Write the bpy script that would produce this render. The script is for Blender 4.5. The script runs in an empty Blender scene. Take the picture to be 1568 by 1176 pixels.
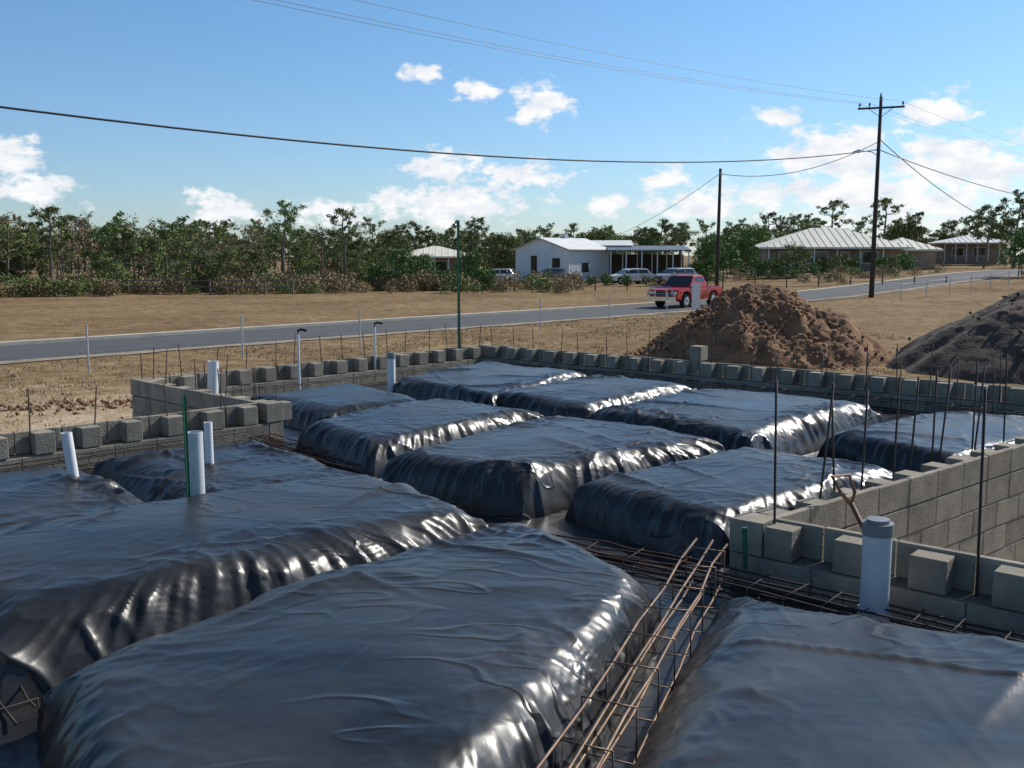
import bpy, bmesh, math, random
from mathutils import Vector, Matrix, noise
random.seed(7)
R=random.random
def U(a,b): return a+(b-a)*random.random()
S=bpy.context.scene
COL=S.collection
# ------------------------------------------------------------ materials
def nt(m):
    m.use_nodes=True; t=m.node_tree; return t,t.nodes,t.links
def mat(name,c1,c2=None,rough=.8,scale=5.0,bump=0.0,bscale=30.0,metal=0.0,spec=0.5,island=0.0,detail=4,objrand=0.0):
    m=bpy.data.materials.new(name); t,N,L=nt(m)
    b=N['Principled BSDF']; b.inputs['Roughness'].default_value=rough
    b.inputs['Metallic'].default_value=metal; b.inputs['Specular IOR Level'].default_value=spec
    if c2 is None: c2=tuple(x*.75 for x in c1)
    tc=N.new('ShaderNodeTexCoord')
    n=N.new('ShaderNodeTexNoise'); n.inputs['Scale'].default_value=scale; n.inputs['Detail'].default_value=detail
    n.inputs['Roughness'].default_value=.6
    L.new(tc.outputs['Object'],n.inputs['Vector'])
    r=N.new('ShaderNodeValToRGB'); r.color_ramp.elements[0].position=.32; r.color_ramp.elements[1].position=.68
    r.color_ramp.elements[0].color=(*c1,1); r.color_ramp.elements[1].color=(*c2,1)
    L.new(n.outputs['Fac'],r.inputs['Fac'])
    out=r.outputs['Color']
    def vary(sock,amt,out):
        mr=N.new('ShaderNodeMapRange'); mr.inputs['To Min'].default_value=1-amt; mr.inputs['To Max'].default_value=1+amt
        L.new(sock,mr.inputs['Value'])
        h=N.new('ShaderNodeHueSaturation'); L.new(mr.outputs[0],h.inputs['Value']); L.new(out,h.inputs['Color'])
        return h.outputs['Color']
    if island>0:
        g=N.new('ShaderNodeNewGeometry'); out=vary(g.outputs['Random Per Island'],island,out)
    if objrand>0:
        o=N.new('ShaderNodeObjectInfo'); out=vary(o.outputs['Random'],objrand,out)
    L.new(out,b.inputs['Base Color'])
    if bump>0:
        n2=N.new('ShaderNodeTexNoise'); n2.inputs['Scale'].default_value=bscale; n2.inputs['Detail'].default_value=4
        L.new(tc.outputs['Object'],n2.inputs['Vector'])
        bp=N.new('ShaderNodeBump'); bp.inputs['Strength'].default_value=bump; bp.inputs['Distance'].default_value=.02
        L.new(n2.outputs['Fac'],bp.inputs['Height']); L.new(bp.outputs[0],b.inputs['Normal'])
    return m
M={}
M['block']=mat('concrete_block',(.33,.295,.235),(.205,.185,.148),.95,6,.35,70,island=.15)
M['mortar']=mat('mortar',(.19,.17,.14),None,.95,20,.3,60)
M['rust']=mat('rusty_steel',(.09,.045,.03),(.04,.026,.02),.75,12,0,80,metal=.2)
M['rustlt']=mat('rusty_bar_bright',(.22,.14,.085),(.09,.055,.04),.5,9,0,80,metal=.4)
M['dsteel']=mat('dark_bar',(.045,.033,.03),(.025,.02,.02),.7,9)
M['pvc']=mat('white_pvc',(.78,.79,.8),(.66,.68,.7),.35,4)
M['pvcgrey']=mat('grey_pvc',(.22,.23,.25),(.16,.17,.19),.45,4)
M['pvcw']=mat('pale_pvc',(.60,.63,.66),(.46,.49,.52),.4,4)
M['black']=mat('black_plastic_fitting',(.015,.015,.016),None,.5)
M['green']=mat('green_paint',(.01,.13,.07),(.01,.09,.05),.5,8)
M['galv']=mat('galvanised_steel',(.55,.56,.58),(.42,.43,.45),.45,8,metal=.4)
M['wood']=mat('weathered_timber',(.075,.055,.045),(.04,.032,.028),.9,9)
M['handle']=mat('timber_handle',(.20,.09,.05),(.12,.055,.03),.6,9)
M['bark']=mat('bark',(.22,.185,.15),(.10,.085,.065),.95,6)
M['cable']=mat('cable',(.012,.012,.014),None,.6)
M['thin']=mat('wire_aluminium',(.3,.31,.33),None,.5)
M['asphalt']=mat('asphalt',(.085,.088,.094),(.062,.065,.07),.9,1.2)
M['kerb']=mat('kerb_concrete',(.55,.5,.42),(.42,.38,.32),.9,2)
M['edge']=mat('road_edge_gravel',(.34,.28,.21),(.2,.16,.12),.95,1.5)
M['soil']=mat('mound_soil',(.29,.165,.09),(.13,.07,.038),1,2.2,1,14)
M['darksoil']=mat('dark_sand',(.10,.075,.058),(.06,.045,.036),1,1.5,.9,18)
M['roofw']=mat('white_metal_roof',(.8,.8,.77),(.7,.7,.67),.45,.6)
M['roofc']=mat('cream_metal_roof',(.82,.79,.67),(.72,.68,.56),.5,.6)
M['roofd']=mat('dark_metal_roof',(.16,.18,.2),(.1,.12,.14),.5,.6)
M['wallw']=mat('white_cladding',(.78,.8,.82),(.7,.72,.74),.7,.8)
M['wallt']=mat('tan_rendered_wall',(.36,.29,.22),(.27,.21,.16),.85,.8)
M['glass']=mat('window_glass',(.02,.025,.03),None,.08,spec=.8)
M['red']=mat('red_car_paint',(.45,.012,.014),(.38,.01,.012),.25,2,spec=.6)
M['whitep']=mat('white_car_paint',(.75,.75,.76),(.7,.7,.7),.25,2,spec=.7)
M['silver']=mat('silver_car_paint',(.45,.46,.48),(.4,.41,.43),.3,2,metal=.3)
M['chrome']=mat('chrome',(.75,.75,.77),None,.15,metal=1)
M['tyre']=mat('tyre_rubber',(.018,.018,.018),None,.9)
M['lamp']=mat('headlight',(.7,.72,.75),None,.1,spec=.9)
def leafmat(name,c1,c2,obj=.35,h0=.48,h1=.525):
    m=bpy.data.materials.new(name); t,N,L=nt(m); b=N['Principled BSDF']
    g=N.new('ShaderNodeNewGeometry'); o=N.new('ShaderNodeObjectInfo')
    mx=N.new('ShaderNodeMix'); mx.data_type='RGBA'
    mx.inputs[6].default_value=(*c1,1); mx.inputs[7].default_value=(*c2,1)
    L.new(g.outputs['Random Per Island'],mx.inputs[0])
    mr=N.new('ShaderNodeMapRange'); mr.inputs['To Min'].default_value=1-obj; mr.inputs['To Max'].default_value=1+obj
    L.new(o.outputs['Random'],mr.inputs['Value'])
    mh=N.new('ShaderNodeMapRange'); mh.inputs['To Min'].default_value=h0; mh.inputs['To Max'].default_value=h1
    L.new(o.outputs['Random'],mh.inputs['Value'])
    h=N.new('ShaderNodeHueSaturation'); L.new(mr.outputs[0],h.inputs['Value']); L.new(mx.outputs[2],h.inputs['Color']); L.new(mh.outputs[0],h.inputs['Hue'])
    L.new(h.outputs['Color'],b.inputs['Base Color']); b.inputs['Roughness'].default_value=.6
    b.inputs['Specular IOR Level'].default_value=.2
    return m
M['leaf']=leafmat('gum_foliage',(.12,.16,.05),(.21,.235,.085))
M['leafg']=leafmat('green_foliage',(.08,.15,.035),(.15,.22,.06),.2)
M['leafd']=leafmat('dry_foliage',(.34,.25,.14),(.22,.18,.09),.3,.49,.51)
M['grass']=leafmat('dry_grass_blades',(.42,.32,.18),(.28,.21,.12),.1,.49,.51)
# black builders plastic
def plastic():
    m=bpy.data.materials.new('black_builders_plastic'); t,N,L=nt(m); b=N['Principled BSDF']
    tc=N.new('ShaderNodeTexCoord')
    def noi(s,d,vec=None,dist=0):
        n=N.new('ShaderNodeTexNoise'); n.inputs['Scale'].default_value=s; n.inputs['Detail'].default_value=d; n.inputs['Distortion'].default_value=dist
        L.new(vec or tc.outputs['Object'],n.inputs['Vector']); return n.outputs['Fac']
    def mth(op,a,b_=None):
        q=N.new('ShaderNodeMath'); q.operation=op
        for i,v in enumerate((a,b_)):
            if v is None: continue
            if isinstance(v,(int,float)): q.inputs[i].default_value=v
            else: L.new(v,q.inputs[i])
        return q.outputs[0]
    n=noi(1.3,5)
    r=N.new('ShaderNodeValToRGB'); r.color_ramp.elements[0].color=(.014,.015,.017,1); r.color_ramp.elements[1].color=(.044,.045,.046,1)
    r.color_ramp.elements[0].position=.35; r.color_ramp.elements[1].position=.75
    L.new(n,r.inputs['Fac']); L.new(r.outputs[0],b.inputs['Base Color'])
    mr=N.new('ShaderNodeMapRange'); mr.inputs['From Min'].default_value=.3; mr.inputs['From Max'].default_value=.7; mr.inputs['To Min'].default_value=.26; mr.inputs['To Max'].default_value=.40
    L.new(n,mr.inputs['Value']); L.new(mr.outputs[0],b.inputs['Roughness'])
    b.inputs['Specular IOR Level'].default_value=.48
    mp=N.new('ShaderNodeMapping'); mp.inputs['Rotation'].default_value=(0,0,.8); mp.inputs['Scale'].default_value=(.8,2.2,2)
    L.new(tc.outputs['Object'],mp.inputs['Vector'])
    soft=noi(1.2,3,mp.outputs[0],.2)
    cr=mth('MINIMUM',mth('ABSOLUTE',mth('SUBTRACT',noi(1.9,1,mp.outputs[0],.2),.5)),.04)
    mk=N.new('ShaderNodeMapRange'); mk.inputs['From Min'].default_value=.46; mk.inputs['From Max'].default_value=.6; L.new(noi(.9,1),mk.inputs['Value'])
    h=mth('ADD',mth('MULTIPLY',soft,.014),mth('MULTIPLY',mth('MULTIPLY',cr,mk.outputs[0]),-.13))
    h=mth('ADD',h,mth('MULTIPLY',noi(12,3),.0017))
    b1=N.new('ShaderNodeBump'); b1.inputs['Strength'].default_value=.9; b1.inputs['Distance'].default_value=1.0
    L.new(h,b1.inputs['Height']); L.new(b1.outputs[0],b.inputs['Normal'])
    return m
M['plastic']=plastic()
def groundmat():
    m=bpy.data.materials.new('dry_grass_ground'); t,N,L=nt(m); b=N['Principled BSDF']; b.inputs['Roughness'].default_value=1; b.inputs['Specular IOR Level'].default_value=.1
    tc=N.new('ShaderNodeTexCoord')
    def noi(s,d=5):
        n=N.new('ShaderNodeTexNoise'); n.inputs['Scale'].default_value=s; n.inputs['Detail'].default_value=d; n.inputs['Roughness'].default_value=.7
        L.new(tc.outputs['Object'],n.inputs['Vector']); return n
    def ramp(n,c1,c2,a=.35,z=.65):
        r=N.new('ShaderNodeValToRGB'); r.color_ramp.elements[0].position=a; r.color_ramp.elements[1].position=z
        r.color_ramp.elements[0].color=(*c1,1); r.color_ramp.elements[1].color=(*c2,1); L.new(n,r.inputs['Fac']); return r.outputs[0]
    A=ramp(noi(.12).outputs['Fac'],(.22,.145,.08),(.34,.25,.145))
    B=ramp(noi(1.6,8).outputs['Fac'],(.45,.43,.38),(1.25,1.22,1.18),.32,.68)
    mu=N.new('ShaderNodeMix'); mu.data_type='RGBA'; mu.blend_type='MULTIPLY'; mu.inputs[0].default_value=1
    L.new(A,mu.inputs[6]); L.new(B,mu.inputs[7])
    sp=N.new('ShaderNodeVectorMath'); sp.operation='DISTANCE'; sp.inputs[1].default_value=(-2,11,0); L.new(tc.outputs['Object'],sp.inputs[0])
    ad=N.new('ShaderNodeMath'); ad.operation='MULTIPLY_ADD'; ad.inputs[1].default_value=12; n3=noi(.35); L.new(n3.outputs['Fac'],ad.inputs[0]); L.new(sp.outputs['Value'],ad.inputs[2])
    mr=N.new('ShaderNodeMapRange'); mr.inputs['From Min'].default_value=15; mr.inputs['From Max'].default_value=20; mr.inputs['To Min'].default_value=1; mr.inputs['To Max'].default_value=0
    L.new(ad.outputs[0],mr.inputs['Value'])
    sand=ramp(noi(1.2).outputs['Fac'],(.56,.44,.31),(.38,.27,.17))
    m2=N.new('ShaderNodeMix'); m2.data_type='RGBA'; L.new(mr.outputs[0],m2.inputs[0]); L.new(mu.outputs[2],m2.inputs[6]); L.new(sand,m2.inputs[7])
    L.new(m2.outputs[2],b.inputs['Base Color'])
    n5=noi(7,4); bp=N.new('ShaderNodeBump'); bp.inputs['Strength'].default_value=1; bp.inputs['Distance'].default_value=.09
    L.new(n5.outputs['Fac'],bp.inputs['Height']); L.new(bp.outputs[0],b.inputs['Normal'])
    return m
M['ground']=groundmat()
# ------------------------------------------------------------ mesh helpers
class MB:
    def __init__(s): s.v=[]; s.f=[]; s.m=[]
    def quad(s,a,b,c,d,mi=0):
        i=len(s.v); s.v+= [tuple(a),tuple(b),tuple(c),tuple(d)]; s.f.append((i,i+1,i+2,i+3)); s.m.append(mi)
    def obox(s,o,ax,ay,az,mi=0):
        o=Vector(o);ax=Vector(ax);ay=Vector(ay);az=Vector(az); i=len(s.v)
        for dz in (0,1):
            for (a,b) in ((0,0),(1,0),(1,1),(0,1)): s.v.append(tuple(o+ax*a+ay*b+az*dz))
        for f in ((0,3,2,1),(4,5,6,7),(0,1,5,4),(1,2,6,5),(2,3,7,6),(3,0,4,7)):
            s.f.append(tuple(i+k for k in f)); s.m.append(mi)
    def box(s,c,size,mi=0):
        c=Vector(c); x,y,z=size
        s.obox(c-Vector((x/2,y/2,z/2)),(x,0,0),(0,y,0),(0,0,z),mi)
    def tube(s,pts,r,n=6,mi=0,cap=True):
        pts=[Vector(p) for p in pts]; base=len(s.v); k=len(pts)
        rs=r if isinstance(r,(list,tuple)) else [r]*k
        for j,p in enumerate(pts):
            d=(pts[min(j+1,k-1)]-pts[max(j-1,0)]).normalized()
            up=Vector((0,0,1)) if abs(d.z)<.9 else Vector((1,0,0))
            a=d.cross(up).normalized(); b=d.cross(a)
            for q in range(n):
                an=2*math.pi*q/n; s.v.append(tuple(p+(a*math.cos(an)+b*math.sin(an))*rs[j]))
        for j in range(k-1):
            for q in range(n):
                s.f.append((base+j*n+q,base+j*n+(q+1)%n,base+(j+1)*n+(q+1)%n,base+(j+1)*n+q)); s.m.append(mi)
        if cap:
            s.f.append(tuple(base+q for q in range(n))); s.m.append(mi)
            s.f.append(tuple(base+(k-1)*n+q for q in reversed(range(n)))); s.m.append(mi)
    def clod(s,x,y,z,q):
        base=len(s.v)
        for d in ((1,0,0),(0,1,0),(-1,0,0),(0,-1,0),(0,0,1),(0,0,-1)):
            s.v.append((x+d[0]*q*U(.6,1.3),y+d[1]*q*U(.6,1.3),z+d[2]*q*U(.5,1)))
        for f in ((0,1,4),(1,2,4),(2,3,4),(3,0,4),(1,0,5),(2,1,5),(3,2,5),(0,3,5)): s.f.append(tuple(base+k for k in f)); s.m.append(0)
    def make(s,name,mats,parent=None,smooth=False,fix=True):
        me=bpy.data.meshes.new(name); me.from_pydata(s.v,[],s.f)
        for m in mats: me.materials.append(m)
        me.polygons.foreach_set('material_index',s.m)
        if smooth: me.polygons.foreach_set('use_smooth',[True]*len(s.f))
        me.update()
        if fix:
            b=bmesh.new(); b.from_mesh(me); bmesh.ops.recalc_face_normals(b,faces=b.faces); b.to_mesh(me); b.free()
        o=bpy.data.objects.new(name,me); COL.objects.link(o)
        if parent: o.parent=parent
        return o
def empty(name,loc=(0,0,0),rz=0):
    e=bpy.data.objects.new(name,None); e.location=loc; e.rotation_euler=(0,0,rz); e.empty_display_size=.2; COL.objects.link(e); return e
def sm(a):
    a=max(0,min(1,a)); return a*a*(3-2*a)
# ------------------------------------------------------------ terrain
RD=Vector((.684,.729)).normalized(); RP=Vector((-15.4,29.1)); RN=Vector((-RD.y,RD.x))
def rdist(x,y): return (Vector((x,y))-RP).dot(RN)
def zg(x,y):
    z=1.25*sm((x-5)/40)*sm((y-40)/70)
    z+=.38*sm(1-(math.hypot(x-5.3,y-6.3)-2.5)/3)
    return z
def micro(x,y):
    d=abs(rdist(x,y)); w=sm((d-3.6)/3)
    return w*(.06*noise.noise(Vector((x*.5,y*.5,3)))+.045*noise.noise(Vector((x*1.7,y*1.7,9))))
xs=[-900,-500,-300,-200,-140,-100,-80]+[-66+i*1.5 for i in range(0,30)]+[-21+i*.5 for i in range(0,84)]+[21+i*1.5 for i in range(0,56)]+[110,130,160,220,320,500,900]
ys=[-300,-120,-60,-35]+[-20+i*1.5 for i in range(0,18)]+[7+i*.5 for i in range(0,78)]+[46+i*1.5 for i in range(0,90)]+[190,215,260,350,500,800,1500]
mb=MB(); nx=len(xs)
for y in ys:
    for x in xs: mb.v.append((x,y,zg(x,y)+(micro(x,y) if -60<x<100 and -15<y<170 else 0)))
for j in range(len(ys)-1):
    for i in range(nx-1):
        a=j*nx+i; mb.f.append((a,a+1,a+nx+1,a+nx)); mb.m.append(0)
mb.make('ground',[M['ground']],smooth=True,fix=False)
def strip(name,off0,off1,dz,m,t0=-60,t1=230,thick=0,wob=0):
    b=MB(); k=0; step=1.0; n=int((t1-t0)/step)
    for i in range(n+1):
        t=t0+i*step; c=RP+RD*t
        a=c+RN*(off0+wob*noise.noise(Vector((t*.6,3,1)))); d=c+RN*off1
        b.v+=[(a.x,a.y,zg(a.x,a.y)+dz),(d.x,d.y,zg(d.x,d.y)+dz)]
        if thick: b.v+=[(a.x,a.y,zg(a.x,a.y)-.1),(d.x,d.y,zg(d.x,d.y)-.1)]
    q=4 if thick else 2
    for i in range(n):
        a=i*q
        b.f.append((a,a+q,a+q+1,a+1)); b.m.append(0)
        if thick:
            b.f.append((a,a+2,a+q+2,a+q)); b.m.append(0); b.f.append((a+1,a+q+1,a+q+3,a+3)); b.m.append(0)
    return b.make(name,[m])
strip('road',-2.5,2.5,.02,M['asphalt'])
strip('kerb',2.5,2.9,.13,M['kerb'],thick=1)
strip('road_shoulder',-3.1,-2.4,.026,M['edge'],wob=.5)
# ------------------------------------------------------------ building footings: block walls
pts={'F0':(-7.3,5.05),'E':(-2.5,9.96),'C':(-4.53,11.85),'A':(-.43,16.4),'K':(6.9,10.2),'P':(1.4,5.5),'N0':(4.3,3.05),'G0':(-.3,-2.3)}
order=['F0','E','C','A','K','P','N0','G0']
def wallmesh(p0,p1,name):
    p0=Vector((*p0,0)); p1=Vector((*p1,0)); d=(p1-p0); Ln=d.length; d.normalize()
    n=Vector((-d.y,d.x,0))
    up=Vector((0,0,1)); T=.19
    b=MB()
    b.obox(p0-n*(T/2-.004)+up*-.05,d*Ln,n*(T-.008),up*1.294,1)
    for c in range(7):
        z=c*.2-.15; 
        if z+.2>1.3: break
        off=-.2 if c%2 else 0
        x=off
        while x<Ln+.05:
            x0=max(x,-.095); x1=min(x+.39,Ln+.095)
            if x1-x0>.05:
                j=U(-.002,.002)
                b.obox(p0+d*x0-n*(T/2+j)+up*z,d*(x1-x0),n*(T+2*j),up*(.19+U(-.0015,.0015)),0)
            x+=.4
    z=1.25
    x=0
    while x<Ln-.05:
        x1=min(x+.39,Ln)
        b.obox(p0+d*x+n*(T/2-.045+U(-.002,.002))+up*z,d*(x1-x),n*.045,up*(.190+U(-.003,.003)),0)
        w=U(.15,.19)
        b.obox(p0+d*(x+.11)-n*(T/2+U(-.003,.004))+up*z,d*w,n*(T-.047),up*(.182+U(-.005,.003)),0)
        x+=.4
    for q in (p0,):
        b.obox(q-d*.1-n*.102+up*z,d*.2,n*.203,up*.195,0)
    o=b.make(name,[M['block'],M['mortar']])
    bv=o.modifiers.new('b','BEVEL'); bv.width=.004; bv.segments=1
    return o
for i in range(len(order)):
    a=order[i]; c=order[(i+1)%len(order)]
    wallmesh(pts[a],pts[c],'block_wall')
b=MB()
for (x,y) in ((2.55,13.98),(4.72,8.5)):
    d=Vector((.765,-.644,0)); n=Vector((.644,.765,0))
    b.obox(Vector((x,y,1.45)),d*.19,n*.19,(0,0,.2),0)
b.make('concrete_block',[M['block']])
b=MB(); b.v=[(*pts[k],1.06) for k in order]; b.f=[tuple(range(len(order)))]; b.m=[0]
b.make('black_plastic_membrane',[M['plastic']])
# ------------------------------------------------------------ plastic covered pads
def pad(quad,top,n,seed,zb=1.05,w=.24,dome=.03,amp=1.0,ex=.2,fold=1.0,sq=.06):
    Q=[Vector(q) for q in quad]; c=sum(Q,Vector((0,0)))/4
    Q=[q+(q-c).normalized()*ex for q in Q]
    L_,B_,R_,F_=Q
    W=((B_-L_).length+(R_-F_).length)/4; H=((F_-L_).length+(R_-B_).length)/4
    def pr(i):
        x=-1+2*i/n; a=abs(x); return math.copysign(1-(1-a)**1.5,x)
    ps=[pr(i) for i in range(n+1)]
    mb=MB(); sv=seed*13.7; NZ=lambda x,y,z: noise.noise(Vector((x,y,z)))
    rid=lambda v,k: max(0,1-abs(v)*k)**2
    ca,sa=math.cos(.6+seed*.25),math.sin(.6+seed*.25)
    for j in range(n+1):
        t=ps[j]
        for i in range(n+1):
            s=ps[i]
            a=s*math.sqrt(1-sq*t*t); e=t*math.sqrt(1-sq*s*s)
            u=(a+1)/2; v=(e+1)/2
            P=L_*((1-u)*(1-v))+B_*(u*(1-v))+R_*(u*v)+F_*((1-u)*v)
            ds=W*(1-abs(s))+1e-4; dt=H*(1-abs(t))+1e-4
            de=(ds**-5+dt**-5)**-.2
            X,Y=P.x,P.y
            we=w*(1+.35*NZ(X*1.3,Y*1.3,sv+40))
            x=min(de/we,1.0)
            f=(1-(1-x)**1.9)**(1/1.2)
            o=(P-c); od=o.normalized()
            m1=max(0,NZ(od.x*2.1,od.y*2.1,sv+3)+.2)
            r1=rid(NZ(od.x*3.1,od.y*3.1,sv),4.5)
            r2=rid(NZ(od.x*8+X*.8,od.y*8,sv+5),3.2)
            r3=rid(NZ(od.x*19,od.y*19+Y*.9,sv+6),2.6)
            shoulder=math.exp(-((x-.42)/.36)**2)
            corner=(abs(s)*abs(t))**3
            rx=X*ca+Y*sa; ry=-X*sa+Y*ca
            lo=NZ(X*.7,Y*.7,sv)*.026+NZ(X*1.6,Y*1.6,sv+4)*.010
            wob=NZ(X*.7,Y*.7,sv+2)*.3
            mask=max(0,NZ(X*.8,Y*.8,sv+9)+.2)
            rg=rid(NZ(rx*.35+wob,ry*1.3+wob,sv+1),8)
            rg2=rid(NZ(ry*.45-wob,rx*1.5+wob,sv+7),9)
            cr=rid(NZ(X*4+wob*2,Y*4,sv+11),2.6)
            z=zb-.02+(top-zb)*f+dome*(1-s*s)*(1-t*t)
            z+=x**.5*amp*(lo+rg*.018*mask*2+rg2*.016*mask*1.5)
            if de<1.4:
                band=math.exp(-(de/.5)**2)*x**.5
                mm=.5+max(0,NZ(X*1.1,Y*1.1,sv+35))*2
                k1=rid(NZ(X*2.1+wob,Y*2.1,sv+31),3.5); k2=rid(NZ(X*5.5,Y*5.5+wob,sv+32),2.8); k3=rid(NZ(X*11,Y*11+wob,sv+34),2.3)
                z+=band*amp*mm*(k1*.022+k2*.013+k3*.006+NZ(X*3,Y*3,sv+33)*.010)
            brk=.6+.8*NZ(X*3,Y*3,sv+50)
            z+=shoulder*(r1*.018*m1+r2*.012*brk+r3*.006+corner*cr*.06)*fold
            hor=(r1*.05*m1+r2*.028*brk+r3*.011*brk+cr*.05*(corner*1.5+.2)+NZ(od.x*1.8,od.y*1.8,sv+20)*.05)*shoulder*fold
            mb.v.append((X+od.x*hor,Y+od.y*hor,z))
    k=n+1
    for j in range(n):
        for i in range(n):
            a=j*k+i; mb.f.append((a,a+k,a+k+1,a+1)); mb.m.append(0)
    return mb.make('plastic_covered_fill_pad',[M['plastic']],smooth=True,fix=True)
pad([(-1.85,3.75),(.05,5.85),(.74,4.72),(-.55,1.2)],1.41,260,1,dome=.06,ex=.14,zb=1.0,w=.38,sq=.1)
pad([(1.04,4.85),(3.5,2.9),(1.6,.2),(-.5,.9)],1.38,260,2,dome=.05,ex=.16,zb=1.0,w=.38)
pad([(-3.6,5.2),(-1.05,7.1),(-.18,5.92),(-2.1,3.95)],1.41,220,3,dome=.04,ex=.18,w=.34)
pad([(-5.9,6.0),(-3.65,8.0),(-2.45,6.45),(-4.4,4.5)],1.27,150,4,w=.35,amp=1.8,ex=.18)
pad([(-3.45,8.0),(-2.3,8.85),(-1.1,7.5),(-2.1,6.5)],1.28,150,14,w=.3,amp=1.5,ex=.18)
pad([(-.96,7.7),(.42,9.85),(1.8,8.3),(.1,6.95)],1.39,210,5)
pad([(.55,6.9),(1.95,8.1),(2.95,7.2),(1.3,5.85)],1.37,190,6)
pad([(-1.9,9.4),(-.98,10.85),(.18,9.95),(-1.15,8.3)],1.37,160,7,ex=.26)
pad([(.89,10.06),(2.37,11.8),(3.9,10.5),(2.15,8.65)],1.37,160,8,ex=.24)
pad([(3.0,8.95),(4.4,10.15),(5.8,9.6),(3.6,7.7)],1.34,130,9)
pad([(-.19,11.5),(1.08,13.2),(2.2,12.2),(.82,10.5)],1.35,110,10,ex=.24)
pad([(-1.45,12.9),(-.39,14.9),(.95,13.5),(-.22,11.3)],1.35,110,11,ex=.24)
pad([(-3.04,11.6),(-2.1,12.9),(-1.0,11.2),(-2.0,10.4)],1.3,100,12,w=.35,ex=.25)
pad([(-3.9,3.7),(-2.8,4.3),(-1.6,2.4),(-2.6,1.2)],1.3,80,13,zb=1.0)
# ------------------------------------------------------------ reinforcement
def cage(p0,p1,w=.3,z=1.3,h=.22,bars=4,m='rust',r=.006,sp=.3,name='trench_mesh_reinforcement'):
    p0=Vector((*p0,0)); p1=Vector((*p1,0)); d=(p1-p0); Ln=d.length; d.normalize(); n=Vector((-d.y,d.x,0)); b=MB()
    for k in range(bars):
        o=n*(-w/2+w*k/(bars-1))
        for zz in (z,z-h):
            pp=[p0+o+d*(Ln*q/8+U(-.05,.05)*(q in(0,8)))+n*U(-.012,.012)+Vector((0,0,zz+U(-.012,.012))) for q in range(9)]
            b.tube(pp,r,6)
    t=.1
    while t<Ln:
        c=p0+d*t
        a1=c-n*(w/2+.02)+d*U(-.02,.02); a2=c+n*(w/2+.02)+d*U(-.02,.02)
        for zz in (z+.008,z-h-.008): b.tube([a1+Vector((0,0,zz)),a2+Vector((0,0,zz))],r*.5,5)
        for a in (a1,a2): b.tube([a+Vector((0,0,z+.01)),a+Vector((0,0,z-h-.01))],r*.5,5)
        t+=sp
    return b.make(name,[M[m]],smooth=True)
cage((-.16,2.0),(1.13,5.36),.17,1.35,.2,3,'rustlt',.0068,.33)
cage((.95,5.38),(4.0,2.82),.24,1.2,.08,4,'dsteel',.006,.2)
cage((-.1,6.3),(1.15,5.5),.26,1.13,.06,4,'rust')
cage((-2.6,9.75),(-1.3,8.3),.28,1.14,.06,4,'rust')
cage((-2.5,3.8),(-1.2,2.2),.3,1.14,.12,4,'dsteel')
cage((-2.0,3.6),(-2.9,4.7),.3,1.14,.12,4,'dsteel')
cage((5.9,10.6),(-.2,15.8),.22,1.2,.12,3,'dsteel')
cage((-4.0,12.0),(-.9,15.4),.22,1.2,.12,3,'dsteel')
cage((-6.5,5.6),(-2.6,9.5),.2,1.2,.08,3,'dsteel')
def bars(name,p0,p1,sp,h,z=1.3,r=.0065,m='rust',lean=.04,jit=.15):
    b=MB(); p0=Vector((*p0,0)); p1=Vector((*p1,0)); Ln=(p1-p0).length; d=(p1-p0)/Ln; t=sp*.4
    while t<Ln:
        c=p0+d*(t+U(-.08,.08)); hh=h*U(1-jit,1+jit); a=Vector((U(-lean,lean),U(-lean,lean),0))
        b.tube([c+Vector((0,0,z-.3)),c+Vector((0,0,z)),c+a+Vector((0,0,z+hh))],r,6)
        t+=sp*U(.85,1.15)
    return b.make(name,[M[m]],smooth=True)
bars('steel_starter_bars',pts['C'],pts['A'],.42,.5)
bars('steel_starter_bars',pts['A'],pts['K'],.45,.52)
bars('steel_starter_bars',pts['F0'],pts['E'],.6,.5,1.3)
bars('steel_starter_bars',pts['E'],pts['C'],.6,.5)
bars('steel_starter_bars',(3.2,12.5),(6.3,9.9),.5,.7,1.1,m='dsteel')
bars('steel_starter_bars',(-3.6,11.2),(-2.4,10.0),.35,.55,1.1,m='dsteel')
b=MB()
for (x,y,h,lx,ly) in ((1.5,5.42,.95,-.02,0),(1.95,6.05,.85,.06,0),(2.1,6.2,.8,-.05,0),(2.35,6.42,.75,.03,.05),
    (2.72,6.82,.8,.01,0),(2.9,6.98,.78,.03,0),(3.2,7.3,.78,0,0),(3.28,7.36,.8,.06,.02),(3.75,7.82,.8,.0,0),(3.82,7.92,.75,.04,0),(4.3,8.4,.8,-.02,0),(4.7,8.75,.75,.05,0),
    (2.34,4.74,1.0,-.02,0),(2.9,4.22,1.05,.04,.06),(3.5,3.75,1.0,0,0)):
    b.tube([(x,y,1.0),(x,y,1.35),(x+lx*.5,y+ly*.5,1.3+h*.5),(x+lx,y+ly,1.3+h)],.0075,7)
b.make('steel_starter_bars',[M['dsteel']],smooth=True)
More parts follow.
